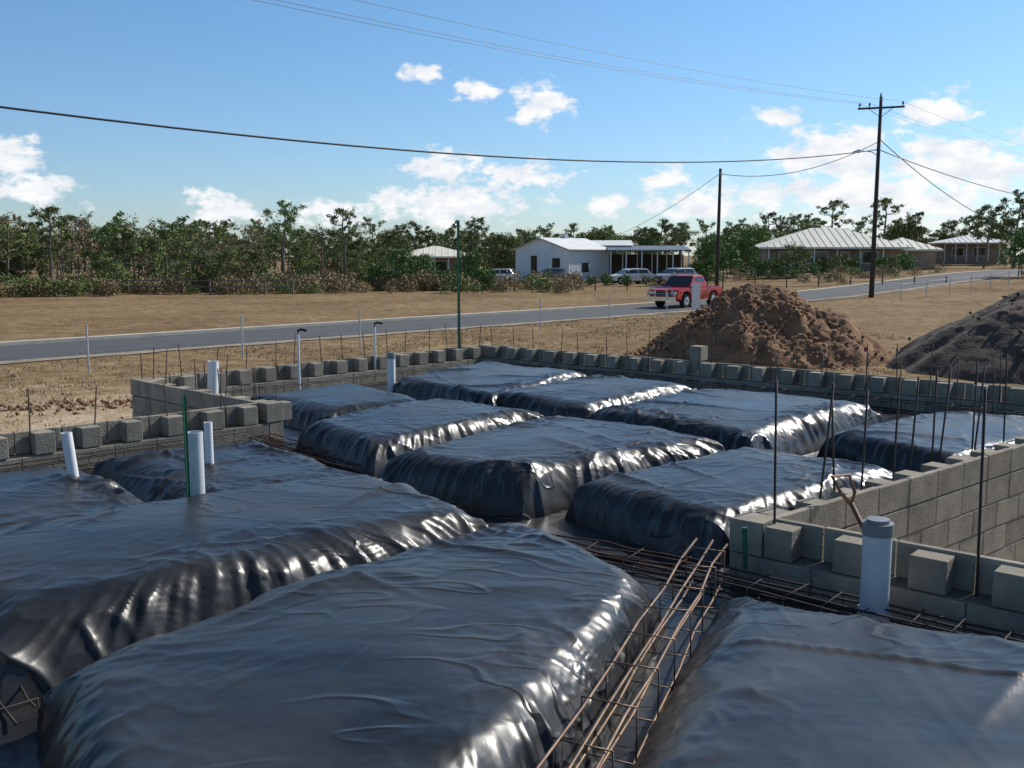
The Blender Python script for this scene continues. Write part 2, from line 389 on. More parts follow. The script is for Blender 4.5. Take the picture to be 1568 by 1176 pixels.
# ------------------------------------------------------------ pipes
def pipe(name,x,y,z0,z1,r,cap=None,m='pvc',lean=0):
    e=empty(name,(x,y,0)); e.rotation_euler=(0,0,0)
    b=MB(); lx=lean*(z1-z0)
    b.tube([(0,0,z0),(lx,0,z1)],r,32,0,cap=False); b.tube([(lx,0,z1),(0,0,z0)],r*.88,32,0,cap=False)
    for k in range(32):
        a=2*math.pi*k/32; c=2*math.pi*(k+1)/32
        b.quad((lx+r*math.cos(a),r*math.sin(a),z1),(lx+r*math.cos(c),r*math.sin(c),z1),(lx+r*.88*math.cos(c),r*.88*math.sin(c),z1),(lx+r*.88*math.cos(a),r*.88*math.sin(a),z1))
    b.tube([(0,0,z0+.02),(0,0,z0+.09)],r*1.12,32,0)
    b.make('pipe',[M[m]],e,smooth=False)
    if cap:
        b=MB(); b.tube([(lx,0,z1-.05),(lx,0,z1+.012)],r*1.08,32); b.tube([(lx,0,z1+.01),(lx,0,z1+.03)],r*.8,24); b.make('cap',[M[cap]],e)
    return e
pipe('drain_pipe',1.82,4.72,1.1,1.62,.070,'pvcgrey','pvcw')
pipe('drain_pipe',-3.6,11.6,1.1,1.69,.065,lean=.05)
pipe('drain_pipe',-3.29,7.2,1.15,1.63,.040,lean=-.1)
pipe('drain_pipe',-2.1,6.35,1.15,1.79,.055,None,'pvcw')
pipe('drain_pipe',-2.4,7.6,1.15,1.64,.033)
pipe('drain_pipe',-1.6,12.85,1.1,1.64,.055,'pvcgrey')
for (x,y,zt) in ((-2.9,13.2,1.93),(-2.05,14.55,1.93)):
    e=empty('conduit_riser',(x,y,0)); b=MB()
    b.tube([(0,0,1.0),(0,0,zt-.05)],.018,12,0); b.make('pipe',[M['pvc']],e)
    b=MB(); b.tube([(0,0,zt-.06),(0,0,zt),(.04,0,zt+.02),(.12,0,zt)],.018,10,0); b.make('elbow',[M['black']],e)
e=empty('shovel',(2.02,5.9,0)); b=MB()
b.tube([(.5,-.5,.42),(.06,-.06,1.44)],.015,10); b.make('shaft',[M['handle']],e,smooth=True)
b=MB(); b.tube([(.06,-.06,1.43),(.0,-.04,1.50),(-.055,-.03,1.60),(.065,.01,1.60),(.09,-.03,1.50),(.06,-.06,1.43)],.012,8); b.make('grip',[M['handle']],e,smooth=True)
b=MB(); b.obox((.42,-.58,.36),(.2,.0,.0),(.06,-.1,-.25),(.01,.01,.0)); b.make('blade',[M['galv']],e)
def star(name,x,y,z0,z1,r=.02):
    b=MB()
    for k in range(3):
        a=k*2.094+.4; d=Vector((math.cos(a),math.sin(a),0)); n=Vector((-d.y,d.x,0))
        b.obox(Vector((x,y,z0))-n*.003,d*r*1.6,n*.006,(0,0,z1-z0))
    b.make(name,[M['green']])
star('green_star_picket',-2.12,6.24,1.0,2.05,.009)
star('green_star_picket',-.87,15.95,.8,3.5,.016)
b=MB(); b.tube([(1.31,5.3,1.2),(1.3,5.3,1.44)],[.012,.016],8); b.make('green_survey_peg',[M['green']])
# ------------------------------------------------------------ dirt mounds
def mound(name,cx,cy,rx,ry,h,m,seed,sharp=1.2,peak=(0,0),rough=1,clods=0):
    mb=MB(); na=200; nr=100
    def zz(x,y,r):
        z=h*(1-(r*r/(r*r+.02))**.5*r**(sharp))  if r>0 else h
        k=1-abs(2*r-1)**3
        z+=rough*(k+.25)*(r<.98)*(.20*noise.noise(Vector((x*.9,y*.9,seed)))+.11*noise.noise(Vector((x*2.5,y*2.5,seed)))+.09*abs(noise.noise(Vector((x*5,y*5,seed))))+.05*abs(noise.noise(Vector((x*12,y*12,seed)))))
        return z
    for j in range(nr+1):
        r=j/nr
        for i in range(na):
            a=2*math.pi*i/na
            ra=1+.13*noise.noise(Vector((math.cos(a)*1.5,math.sin(a)*1.5,seed)))+.05*noise.noise(Vector((math.cos(a)*6,math.sin(a)*6,seed)))
            x=cx+rx*ra*r*math.cos(a)+peak[0]*(1-r); y=cy+ry*ra*r*math.sin(a)+peak[1]*(1-r)
            mb.v.append((x,y,zg(x,y)+max(zz(x,y,r),0)-.05*r))
    for j in range(nr):
        for i in range(na):
            a=j*na+i; c=j*na+(i+1)%na; mb.f.append((a,c,c+na,a+na)); mb.m.append(0)
    for q in range(clods):
        a=U(0,6.28); r=U(.25,1.12); x=cx+rx*r*math.cos(a)+peak[0]*max(0,1-r); y=cy+ry*r*math.sin(a)+peak[1]*max(0,1-r)
        z=zg(x,y)+(max(zz(x,y,r),0) if r<.98 else 0); mb.clod(x,y,z,U(.03,.09)*(1 if R()<.9 else 1.6))
    return mb.make(name,[m],smooth=True,fix=False)
mound('dirt_mound',7.4,28.5,3.7,3.2,2.15,M['soil'],4,1.15,(-.35,0),1.3,900)
mound('dark_sand_mound',15.0,25.5,5.3,4.5,2.35,M['darksoil'],8,1.4,(0,0),.5,120)
b=MB()
for i in range(420):
    t=R(); x=-13+t*8+random.gauss(0,.5); y=17.2+t*3.2+random.gauss(0,.35); b.clod(x,y,zg(x,y)+micro(x,y)+.02,U(.02,.07))
for i in range(160):
    a=U(0,6.28); x=U(-14,-5); y=U(11,22); b.clod(x,y,zg(x,y)+micro(x,y)+.01,U(.015,.05))
b.make('soil_clods',[M['soil']],smooth=True,fix=False)
# ------------------------------------------------------------ grass tufts
b=MB()
for i in range(16000):
    x=U(-17,14); y=U(9,48)
    if rdist(x,y)>-3.2: continue
    if abs(x)<7.5-(abs(y-9)*.45) : continue
    k=noise.noise(Vector((x*.35,y*.35,2)))
    if k<-.08: continue
    z=zg(x,y)+micro(x,y)-.01
    for q in range(5):
        a=U(0,6.28); h=U(.03,.10); w=.012; dx,dy=math.cos(a),math.sin(a); px,py=x+U(-.08,.08),y+U(-.08,.08)
        n=len(b.v); b.v+=[(px-dy*w,py+dx*w,z),(px+dy*w,py-dx*w,z),(px+dx*h*.6,py+dy*h*.6,z+h)]; b.f.append((n,n+1,n+2)); b.m.append(0)
b.make('dry_grass',[M['grass']],fix=False)
# ------------------------------------------------------------ boundary posts and fences
for (x,y) in ((-10.6,24.3),(-7.7,27.8),(-4.87,31.2),(1.13,38.5),(4.2,42.2),(7.2,45.5)):
    b=MB(); h=1.2; z=zg(x,y)
    b.tube([(x,y,z-.1),(x+U(-.03,.03),y,z+h)],.026,10); b.tube([(x,y,z+h),(x,y,z+h+.03)],.032,10)
    b.make('steel_fence_post',[M['galv']])
b=MB()
prev=None
for k in range(16):
    c=RP+RD*(50+k*4.2)-RN*7.2; z=zg(c.x,c.y); b.tube([(c.x,c.y,z),(c.x,c.y,z+1.1)],.03,8)
    if prev:
        for h in (1.05,.6): b.tube([(prev[0],prev[1],prev[2]+h),(c.x,c.y,z+h)],.008,5)
    prev=(c.x,c.y,z)
b.make('wire_fence',[M['galv']])
b=MB()
for k in range(9):
    x=-33+k*2.1; y=74-k*.2; b.box((x,y,.55),(.12,.12,1.2))
    if k: 
        for h in (.55,1.0): b.obox((x-2.1,y+.2,h),(2.1,-.2,0),(0,.04,0),(0,0,.08))
b.make('timber_rail_fence',[M['bark']])
b=MB()
for k in range(30):
    x=-40+k*2.6; y=80; b.tube([(x,y,0),(x,y,1.2)],.05,6)
    if k:
        for h in (.4,.8,1.15): b.tube([(x-2.6,y,h),(x,y,h)],.012,4)
b.make('paddock_fence',[M['wood']])
# ------------------------------------------------------------ power poles & wires
PX,PY=23.7,64.6; WD=Vector((.70,.714,0)).normalized()
def powerpole(x,y,top,light=True):
    z=zg(x,y); e=empty('power_pole',(x,y,0)); b=MB()
    b.tube([(0,0,z-.2),(.0,0,z+4),(.02,0,top)],[.17,.145,.10],14); b.make('pole',[M['wood']],e,smooth=True)
    n=Vector((.93,-.36,0)).normalized()
    b=MB(); za=top-.75
    b.obox(-n*1.4+Vector((0,-.17,za)),n*2.8,(0,.1,0),(0,0,.12))
    b.tube([-n*.7+Vector((0,-.1,za)),Vector((0,-.1,za-.55))],.02,6); b.tube([n*.7+Vector((0,-.1,za)),Vector((0,-.1,za-.55))],.02,6)
    b.make('crossarm',[M['wood']],e)
    b=MB()
    for k in (-1.3,-.7,1.3): 
        c=n*k+Vector((0,-.12,za+.12)); b.tube([c,c+Vector((0,0,.08)),c+Vector((0,0,.1)),c+Vector((0,0,.2)),c+Vector((0,0,.3))],[.03,.03,.08,.06,.03],8)
    b.tube([(0,0,top),(0,0,top+.25)],[.07,.04],8)
    b.make('insulators',[M['pvcgrey']],e)
    if light:
        b=MB(); b.tube([(0,0,top-3.7),(-.5,-.1,top-3.45),(-1.2,-.2,top-3.4)],.03,8); b.make('lamp_arm',[M['galv']],e)
        b=MB(); b.tube([(-1.1,-.2,top-3.4),(-1.3,-.22,top-3.42),(-1.7,-.3,top-3.5)],[.05,.12,.06],8); b.make('lamp_head',[M['galv']],e)
    return n
n=powerpole(PX,PY,13.0)
def wire(name,p,q,sag,r,m):
    p=Vector(p);q=Vector(q); b=MB()
    b.tube([p.lerp(q,k/40)-Vector((0,0,4*sag*(k/40)*(1-k/40))) for k in range(41)],r,5)
    b.make(name,[M[m]],smooth=True)
for s in (-1,1):
    E=Vector((PX,PY,0))+WD*88*s
    powerpole(E.x,E.y,13.0+(zg(E.x,E.y)-.1)*.5,False)
    zE=(zg(E.x,E.y)-.1)*.5 if s>0 else 0
    wire('power_line',(PX,PY,9.7),(E.x,E.y,9.7+zE),3.0 if s<0 else 2.2,.033,'cable')
    for k in (-1.3,-.7,1.3):
        o=n*k; wire('power_line',(PX+o.x,PY+o.y,12.65),(E.x+o.x,E.y+o.y,12.65+zE),1.4,.010,'thin')
sx,sy=14.6,70
e=empty('service_pole',(sx,sy,0)); b=MB(); b.tube([(0,0,0),(0.05,0,8.95)],[.15,.1],12); b.make('pole',[M['wood']],e,smooth=True)
b=MB(); b.tube([(0,-.1,8.6),(0,-.25,8.6)],.05,8); b.make('bracket',[M['galv']],e)
wire('service_line',(PX,PY,10.2),(sx,sy,8.6),.9,.022,'cable')
wire('service_line',(sx,sy,8.6),(9.5,104,4.4),.5,.018,'cable')
wire('service_line',(PX,PY,10.4),(52,100,5.2),1.0,.03,'cable')
# ------------------------------------------------------------ vehicles
def prism(b,prof,hw,mi=0):
    n=len(prof); i=len(b.v)
    for s in (-1,1):
        for (x,z) in prof: b.v.append((x,s*hw(z),z))
    b.f.append(tuple(i+k for k in range(n))); b.m.append(mi); b.f.append(tuple(i+n+k for k in reversed(range(n)))); b.m.append(mi)
    for k in range(n):
        k2=(k+1)%n; b.f.append((i+k,i+n+k,i+n+k2,i+k2)); b.m.append(mi)
def vehicle(name,x,y,rz,paint,kind):
    e=empty(name,(x,y,zg(x,y)+.02),rz)
    hw=lambda z: .92-.03*abs(z-.75) if z<1.13 else .9-.27*(z-1.1)
    b=MB()
    if kind=='ute':
        body=[(-2.6,.55),(-2.62,1.08),(-.8,1.12),(1.0,1.13),(1.7,1.1),(2.3,1.0),(2.5,.85),(2.52,.5),(2.05,.42),(1.98,.7),(1.8,.86),(1.5,.9),(1.2,.86),(1.04,.7),(.98,.42),(-1.02,.42),(-1.08,.7),(-1.26,.86),(-1.55,.9),(-1.85,.86),(-2.02,.7),(-2.08,.55)]
        cab=[(-.85,1.1),(-.62,1.74),(-.45,1.79),(.3,1.78),(.45,1.74),(1.2,1.12)]
        win=[[(-.62,1.16),(-.5,1.66),(-.12,1.69),(-.12,1.16)],[(-.03,1.16),(-.03,1.69),(.38,1.66),(.98,1.16)]]
        fx,rx,wr=1.5,-1.55,.39
    else:
        body=[(-2.2,.45),(-2.25,.95),(-1.9,1.02),(1.0,1.0),(1.9,.85),(2.15,.7),(2.15,.35),(1.75,.3),(1.68,.6),(1.35,.72),(1.02,.6),(.95,.3),(-.95,.3),(-1.02,.6),(-1.35,.72),(-1.68,.6),(-1.75,.45)]
        cab=[(-1.95,1.0),(-1.6,1.45),(-1.3,1.5),(.2,1.48),(.4,1.42),(1.15,1.0)]
        win=[[(-1.7,1.05),(-1.5,1.38),(-.55,1.42),(-.55,1.05)],[(-.45,1.05),(-.45,1.42),(.32,1.38),(.9,1.05)]]
        fx,rx,wr=1.35,-1.35,.33
    prism(b,body,hw); prism(b,cab,hw)
    o=b.make('body',[M[paint]],e)
    bv=o.modifiers.new('b','BEVEL'); bv.width=.04; bv.segments=2; bv.limit_method='ANGLE'
    b=MB()
    for w in win:
        for s in (-1,1):
            i=len(b.v)
            for (px,pz) in w: b.v.append((px,s*(hw(pz)+.006),pz))
            b.f.append((i,i+1,i+2,i+3)); b.m.append(0)
    ct=cab[-2]; cb=cab[-1]
    def scr(p,q,off):
        a=.08; bq=.94
        p1=(p[0]+(q[0]-p[0])*a,p[1]+(q[1]-p[1])*a); q1=(p[0]+(q[0]-p[0])*bq,p[1]+(q[1]-p[1])*bq)
        h1=hw(p1[1])-.07; h2=hw(q1[1])-.07
        b.quad((p1[0]+off,-h1,p1[1]+.012),(p1[0]+off,h1,p1[1]+.012),(q1[0]+off,h2,q1[1]+.012),(q1[0]+off,-h2,q1[1]+.012))
    scr(ct,cb,.012); scr(cab[1],cab[0],-.02)
    b.make('windows',[M['glass']],e)
    for k,wx in enumerate((fx,rx)):
        for s in (-1,1):
            b=MB(); b.tube([(wx,s*.66,wr),(wx,s*.9,wr)],wr,28,0); b.tube([(wx,s*.895,wr),(wx,s*.915,wr)],wr*.62,20,1)
            b.tube([(wx,s*.91,wr),(wx,s*.925,wr)],wr*.2,10,0)
            b.make('wheel_%d'%(k*2+(s>0)+1),[M['tyre'],M['galv']],e)
    b=MB(); b.box((0,0,.5),(3.6 if kind=='ute' else 3.2,1.5,.3)); b.make('chassis',[M['black']],e)
    b=MB(); fr=2.53 if kind=='ute' else 2.16; hz=.82 if kind=='ute' else .65
    for s in (-1,1): b.box((fr-.03,s*.7,hz),(.08,.32,.16))
    b.make('headlights',[M['lamp']],e)
    b=MB(); b.box((fr-.02,0,hz-.02),(.07,.95,.2)); b.box((fr-.02,0,hz-.25),(.07,1.2,.14)); b.make('grille',[M['black']],e)
    b=MB()
    for s in (-1,1): b.box((.85,s*1.03,1.22),(.12,.2,.16))
    b.make('mirrors',[M['black']],e)
    if kind=='ute':
        b=MB(); b.tube([(2.75,-.85,.5),(2.75,-.85,.8),(2.75,-.6,1.15),(2.75,.6,1.15),(2.75,.85,.8),(2.75,.85,.5)],.04,8)
        b.tube([(2.75,-.85,.78),(2.75,.85,.78)],.03,8); b.tube([(2.75,-.35,.5),(2.75,-.35,1.15)],.03,8); b.tube([(2.75,.35,.5),(2.75,.35,1.15)],.03,8)
        b.box((2.72,0,.52),(.16,1.8,.22)); b.make('bull_bar',[M['chrome']],e)
        b=MB(); b.obox((-2.5,-.78,1.085),(1.6,0,0),(0,1.56,0),(0,0,.06)); b.make('tray_liner',[M['black']],e)
        b=MB(); b.tube([(-1.0,-.8,1.1),(-1.15,-.72,1.6),(-1.15,.72,1.6),(-1.0,.8,1.1)],.04,8); b.make('sports_bar',[M['black']],e)
        b=MB(); b.tube([(2.0,-.8,1.0),(2.0,-.8,2.2)],.008,5); b.make('aerial',[M['black']],e)
        b=MB()
        for s in (-1,1): b.box((0,s*.88,.4),(1.8,.12,.06))
        b.make('side_steps',[M['chrome']],e)
    b=MB(); 
    for s in (-1,1): b.box((-2.6 if kind=='ute' else -2.2,s*.8,.9),(.06,.16,.25))
    b.make('tail_lights',[M['red']],e)
    return e
vehicle('red_ute',9.95,56.0,math.radians(180+50),'red','ute')
vehicle('white_car',11.6,97,math.radians(200),'whitep','car')
vehicle('silver_car',15.6,94,math.radians(215),'silver','car')
vehicle('white_car',-1.6,101,math.radians(170),'whitep','car')
e=empty('marker_sign',(9.3,49.5,zg(9.3,49.5)))
b=MB(); b.box((0,0,.85),(.42,.04,1.35)); b.make('panel',[M['whitep']],e)
b=MB(); b.box((-.17,.045,.8),(.05,.05,1.7)); b.box((.17,.045,.8),(.05,.05,1.7)); b.make('posts',[M['galv']],e)
# ------------------------------------------------------------ buildings
def hiproof(b,x0,x1,y0,y1,ze,zr,ov=.6,mi=0):
    x0-=ov;x1+=ov;y0-=ov;y1+=ov; d=(y1-y0)/2; d=min(d,(x1-x0)/2-.05); ym=(y0+y1)/2
    a=(x0,y0,ze);c=(x1,y0,ze);dd=(x1,y1,ze);ee=(x0,y1,ze); r0=(x0+d,ym,zr); r1=(x1-d,ym,zr)
    i=len(b.v); b.v+=[a,c,dd,ee,r0,r1,(x0,y0,ze-.2),(x1,y0,ze-.2),(x1,y1,ze-.2),(x0,y1,ze-.2)]
    for f in ((0,1,5,4),(1,2,5),(2,3,4,5),(3,0,4),(0,6,7,1),(1,7,8,2),(2,8,9,3),(3,9,6,0),(9,8,7,6)):
        b.f.append(tuple(i+k for k in f)); b.m.append(mi)
    k=x0+.4
    while k<x1-.2:
        yt=min(1,min((k-x0)/d,(x1-k)/d)); b.tube([(k,y0,ze+.03),(k,y0+(ym-y0)*yt,ze+(zr-ze)*yt+.03)],.03,4,mi,cap=False); k+=.8
def house(name,x,y,rz,w,d,wall,roofm,eave,ridge,base,posts=True,wing=None):
    e=empty(name,(x,y,base),rz)
    b=MB(); b.box((0,0,eave/2-.3),(w,d,eave+.3-.0)); b.make('walls',[M[wall]],e)
    b=MB(); hiproof(b,-w/2,w/2,-d/2-(1.6 if posts else 0),d/2,eave+.05,ridge)
    b.make('roof',[M[roofm]],e)
    b=MB(); g=MB(); k=-w/2+1.5; q=0
    while k<w/2-1.8:
        ww=(1.6,2.2,.9)[q%3]; hh=(1.2,1.2,2.0)[q%3]; zc=(1.5,1.5,1.05)[q%3]
        g.box((k+ww/2,-d/2-.012,zc),(ww,.03,hh)); 
        for s in (-1,1): b.box((k+ww/2+s*(ww/2+.04),-d/2-.03,zc),(.08,.06,hh+.16))
        for s in (-1,1): b.box((k+ww/2,-d/2-.028,zc+s*(hh/2+.04)),(ww,.055,.08))
        k+=ww+1.5; q+=1
    g.make('windows',[M['glass']],e); b.make('window_frames',[M['whitep']],e)
    if posts:
        b=MB(); k=-w/2
        while k<=w/2+.01: b.box((k,-d/2-1.6,eave/2),(.12,.12,eave)); k+=w/6
        b.make('verandah_posts',[M['wallw']],e)
    if wing:
        wx,wy,ww,wd,we,wr=wing
        b=MB(); b.box((wx,wy,we/2-.3),(ww,wd,we+.3)); b.make('wing_walls',[M[wall]],e)
        b=MB(); hiproof(b,wx-ww/2,wx+ww/2,wy-wd/2,wy+wd/2,we+.03,wr); b.make('wing_roof',[M[roofm]],e)
    return e
house('hip_roof_house',36.6,116,math.radians(-4),15,10,'wallt','roofc',2.6,4.9,1.15,True,(9.0,0,5.5,7,2.4,3.8))
house('hip_roof_house',73.0,158,math.radians(-10),9.5,8,'wallt','roofw',2.9,4.2,1.9,True)
house('low_set_house',-10.2,132,math.radians(3),10.5,8,'wallt','roofc',2.7,4.1,0,True)
e=empty('white_shed',(5.9,103,.0),math.radians(50))
Lx,Wy,ev,rg=7.5,7.2,3.6,4.7
b=MB(); b.box((Lx/2,Wy/2,ev/2),(Lx,Wy,ev))
b.v+=[(0,0,ev),(0,Wy,ev),(0,Wy/2,rg),(Lx,0,ev),(Lx,Wy,ev),(Lx,Wy/2,rg)]; i=len(b.v)-6; b.f+=[(i,i+1,i+2),(i+3,i+5,i+4)]; b.m+=[0,0]
for k in range(26): b.box((.1+k*.29,-.01,ev/2),(.05,.03,ev-.1))
for k in range(25): b.box((-.01,.1+k*.29,ev/2),(.03,.05,ev-.1))
b.make('walls',[M['wallw']],e)
b=MB()
for s in (0,1):
    y0=-.45 if s==0 else Wy+.45
    b.quad((-.5,y0,ev-.1),(Lx+.5,y0,ev-.1),(Lx+.5,Wy/2,rg+.08),(-.5,Wy/2,rg+.08)); b.quad((-.5,y0,ev-.18),(Lx+.5,y0,ev-.18),(Lx+.5,Wy/2,rg),(-.5,Wy/2,rg))
b.make('roof',[M['roofw']],e)
b=MB(); b.box((-.03,4.6,1.9),(.05,.8,1.9)); b.box((-.03,1.6,2.1),(.05,1.0,1.0)); b.box((3,-.03,1.6),(1.2,.05,1.0)); b.make('windows',[M['glass']],e)
b=MB(); b.quad((-.02,.4,1.5),(-.02,2.8,1.5),(-1.2,2.8,1.1),(-1.2,.4,1.1)); b.make('awning',[M['roofd']],e)
b=MB(); b.box((Lx*.55,Wy/2,rg+.25),(.5,.5,.5)); b.make('roof_vent',[M['galv']],e)
e=empty('carport',(15.0,108,0.0),math.radians(-3))
b=MB(); b.obox((-4.6,-3.5,3.35),(8.8,0,0),(0,7,.5),(0,0,.12)); b.make('roof',[M['roofd']],e)
b=MB()
for k in range(6):
    for yy in (-3.2,3.2): b.box((-4.3+k*1.65,yy,1.7),(.12,.12,3.4 if yy<0 else 3.6))
b.make('posts',[M['wallw']],e)
b=MB(); b.box((0,3.4,1.5),(8.4,.1,3)); b.make('back_wall',[M['wood']],e)
b=MB(); b.obox((-6.6,1,3.9),(5.0,0,0),(0,4,.6),(0,0,.1)); b.make('upper_roof',[M['roofw']],e)
# ------------------------------------------------------------ vegetation
def tree_mesh(name,h,crown0,spread,nl,leaves,cr,ls,leaf,seed,multi=1,dens=1.0):
    rnd=random.Random(seed); b=MB(); u=lambda a,c:a+(c-a)*rnd.random()
    tips=[]
    for s in range(multi):
        bx,by=(u(-.3,.3),u(-.3,.3)) if multi>1 else (0,0)
        lx,ly=u(-.1,.1)*h,u(-.1,.1)*h
        P=[Vector((bx+lx*k/5+u(-.1,.1),by+ly*k/5+u(-.1,.1),h*.86*k/5)) for k in range(6)]; P[0]=Vector((bx,by,-.3))
        r0=.022*h/math.sqrt(multi); b.tube(P,[r0*(1-.15*k) for k in range(6)],7,0,cap=False)
        for l in range(nl):
            f=crown0+(1-crown0)*(l+.5)/nl*.95; f=min(f,.97); kk=f*5; i=min(int(kk),4); p=P[i].lerp(P[i+1],kk-i)
            a=l*2.4+u(-.6,.6); ln=spread*(1-.45*(f-crown0)/(1-crown0+.01))*u(.65,1.15)
            q=p+Vector((math.cos(a)*ln,math.sin(a)*ln,h*u(.06,.17))); m=p.lerp(q,.5)+Vector((0,0,-.04*h))
            b.tube([p,m,q],[r0*.42,r0*.25,r0*.1],5,0,cap=False); tips+= [(q,cr*u(.7,1.15))]; 
            if rnd.random()<.8: 
                mm=m.lerp(q,.4)+Vector((u(-.5,.5),u(-.5,.5),u(.0,.5))); tips.append((mm,cr*u(.5,.9)))
        tips.append((P[5],cr*u(.7,1.)))
    nper=max(8,int(leaves*dens/len(tips)))
    for (c,r) in tips:
        for sub in range(4):
            d=Vector((rnd.gauss(0,1),rnd.gauss(0,1),rnd.gauss(0,.7))); d.normalize(); cc=c+d*r*u(.3,.9); rr=r*u(.35,.6)
            for _ in range(nper//4):
                v=Vector((rnd.gauss(0,.5),rnd.gauss(0,.5),rnd.gauss(0,.38)))*rr; p=cc+v
                a=Vector((rnd.gauss(0,1),rnd.gauss(0,1),rnd.gauss(0,1))).normalized(); t=a.orthogonal().normalized(); s=ls*u(.6,1.3)
                w=a.cross(t)*s*.45; t=t*s
                n=len(b.v); b.v+=[tuple(p-t*.5),tuple(p+w*.5),tuple(p+t*.5),tuple(p-w*.5)]; b.f.append((n,n+1,n+2,n+3)); b.m.append(1)
    me=bpy.data.meshes.new(name); me.from_pydata(b.v,[],b.f); me.materials.append(M['bark']); me.materials.append(M[leaf]); me.polygons.foreach_set('material_index',b.m); me.update()
    return me
gum=[tree_mesh('gum_%d'%i,u[0],u[1],u[2],u[3],u[4],u[5],.28,'leaf',50+i) for i,u in enumerate([(8,.4,2.2,8,2800,.85),(9.5,.5,2.4,8,2500,.9),(7,.3,2.2,8,3000,.9),(10,.55,2.0,7,2000,.8),(8.5,.35,2.6,9,3300,.95)])]
bush=[tree_mesh('bush_%d'%i,u[0],.1,u[1],9,u[2],u[3],.26,lf,80+i,2) for i,(u,lf) in enumerate([((3.6,1.5,2300,.85),'leaf'),((4.6,1.7,2500,.95),'leaf'),((3.2,1.6,1700,.8),'leafd')])]
green=[tree_mesh('green_bush_%d'%i,u[0],.12,u[1],9,u[2],u[3],.24,'leafg',90+i,2) for i,u in enumerate([(2.6,1.1,2800,.65),(3.8,1.4,3100,.8)])]
sparse=[tree_mesh('sparse_tree_%d'%i,8.5,.3,2.2,8,450,.8,.3,'leafd',70+i) for i in range(2)]
scrub=[tree_mesh('scrub_%d'%i,1.1,.05,.7,7,500,.45,.2,lf,60+i,3) for i,lf in enumerate(['leafd','leafd','leaf'])]
def inst(me,x,y,s,parent=None,name=None,sz=1.0):
    o=bpy.data.objects.new(name or 'tree',me); COL.objects.link(o); o.location=(x,y,zg(x,y)-.1); o.rotation_euler=(0,0,U(0,6.28)); o.scale=(s*U(.9,1.15),s*U(.9,1.15),s*sz)
    if parent: o.parent=parent
    return o
TL=empty('distant_tree_line')
def azpos(azd,dist): a=math.radians(azd); return math.sin(a)*dist,math.cos(a)*dist
def blocked(x,y):
    a=math.degrees(math.atan2(x,y)); d=math.hypot(x,y)
    if -7.5<a<-1 and d<142: return True
    if -1<a<28 and d<124: return True
    if 22.5<a<28 and d<178: return True
    return False
def scatter(n,a0,a1,d0,d1,meshes,s0,s1):
    for i in range(n):
        x,y=azpos(U(a0,a1),U(d0,d1))
        me=random.choice(meshes); s=U(s0,s1)
        if blocked(x,y): continue
        inst(me,x,y,s,TL)
scatter(62,-44,-17,80,106,gum+[bush[1]],.46,.74)
scatter(30,-44,-14,80,98,bush,.45,.8)
scatter(46,-19,-2,98,150,gum+sparse,.5,.76)
scatter(16,-28,-6,84,105,sparse,.55,.85)
scatter(38,-20,2,92,140,bush,.5,.85)
scatter(240,-42,42,150,215,gum,.7,1.0)
scatter(120,-42,42,142,190,bush[:2],.9,1.6)
scatter(34,25,42,125,170,gum,.9,1.2)
SC=empty('dry_scrub')
for i in range(260):
    x,y=azpos(U(-32,4),U(76,92)); inst(random.choice(scrub),x,y,U(.5,1.3),SC,'scrub')
for i in range(60):
    x,y=azpos(U(2,30),U(88,108)); 
    if abs(rdist(x,y))<5: continue
    inst(random.choice(scrub),x,y,U(.5,.9),SC,'scrub')
def uv(u,y): return (u-784)/1495*y
for (u,y,s,k) in ((585,84,.85,0),(612,82,.9,1),(640,86,.75,1),(668,84,.6,0),(725,83,.85,1),(742,82,.7,0),(560,88,.6,0),(700,88,.6,0),(815,94,.4,0),(835,93,.35,0),(905,95,.35,0),(930,94,.45,0),(960,92,.4,0),(650,95,.8,1)):
    inst(green[k],uv(u,y),y,s,None,'garden_shrub')
for (u,y,s,k) in ((1085,100,1.1,1),(1110,102,1.2,1),(1135,105,1.1,1),(1160,98,.8,0),(1185,100,.7,0),(1215,98,.9,0),(1075,98,.8,0),(1255,104,.6,0),(1280,103,.7,0),(1300,104,.6,0),(1345,104,.6,0),(1365,104,.6,0),(1385,106,.7,0),(1245,100,.5,0),(1560,88,1.1,1),(1150,124,1.4,1)):
    inst(green[k] if u not in(1215,1280,1365) else bush[0],uv(u,y),y,s if u not in(1280,1365) else s*.8,None,'garden_shrub')
for (u,y,s,k) in ((435,92,.85,1),(530,100,.85,3),(600,105,.75,4),(180,80,.78,0),(225,82,.7,2),(1350,140,1.05,3),(1480,182,1.3,4),(1265,150,1.1,3),(1545,118,1.0,1),(1500,125,.95,4)):
    inst(gum[k],uv(u,y),y,s,None,'gum_tree')
# ------------------------------------------------------------ world
SAZ=37; SEL=38
w=bpy.data.worlds.new('World'); S.world=w; w.use_nodes=True; N=w.node_tree.nodes; L=w.node_tree.links
bg=N['Background']; bg.inputs['Strength'].default_value=.13
sky=N.new('ShaderNodeTexSky'); sky.sky_type='NISHITA'; sky.sun_disc=False; sky.sun_elevation=math.radians(SEL); sky.sun_rotation=math.radians(90-SAZ)
sky.air_density=1.0; sky.dust_density=.3; sky.ozone_density=2.0
tc=N.new('ShaderNodeTexCoord'); sx_=N.new('ShaderNodeSeparateXYZ'); L.new(tc.outputs['Generated'],sx_.inputs[0])
def mth(op,a,b=None,c=None):
    n=N.new('ShaderNodeMath'); n.operation=op
    for i,v in enumerate((a,b,c)):
        if v is None: continue
        if isinstance(v,(int,float)): n.inputs[i].default_value=v
        else: L.new(v,n.inputs[i])
    return n.outputs[0]
tr_=N.new('ShaderNodeValToRGB'); L.new(sx_.outputs[2],tr_.inputs['Fac'])
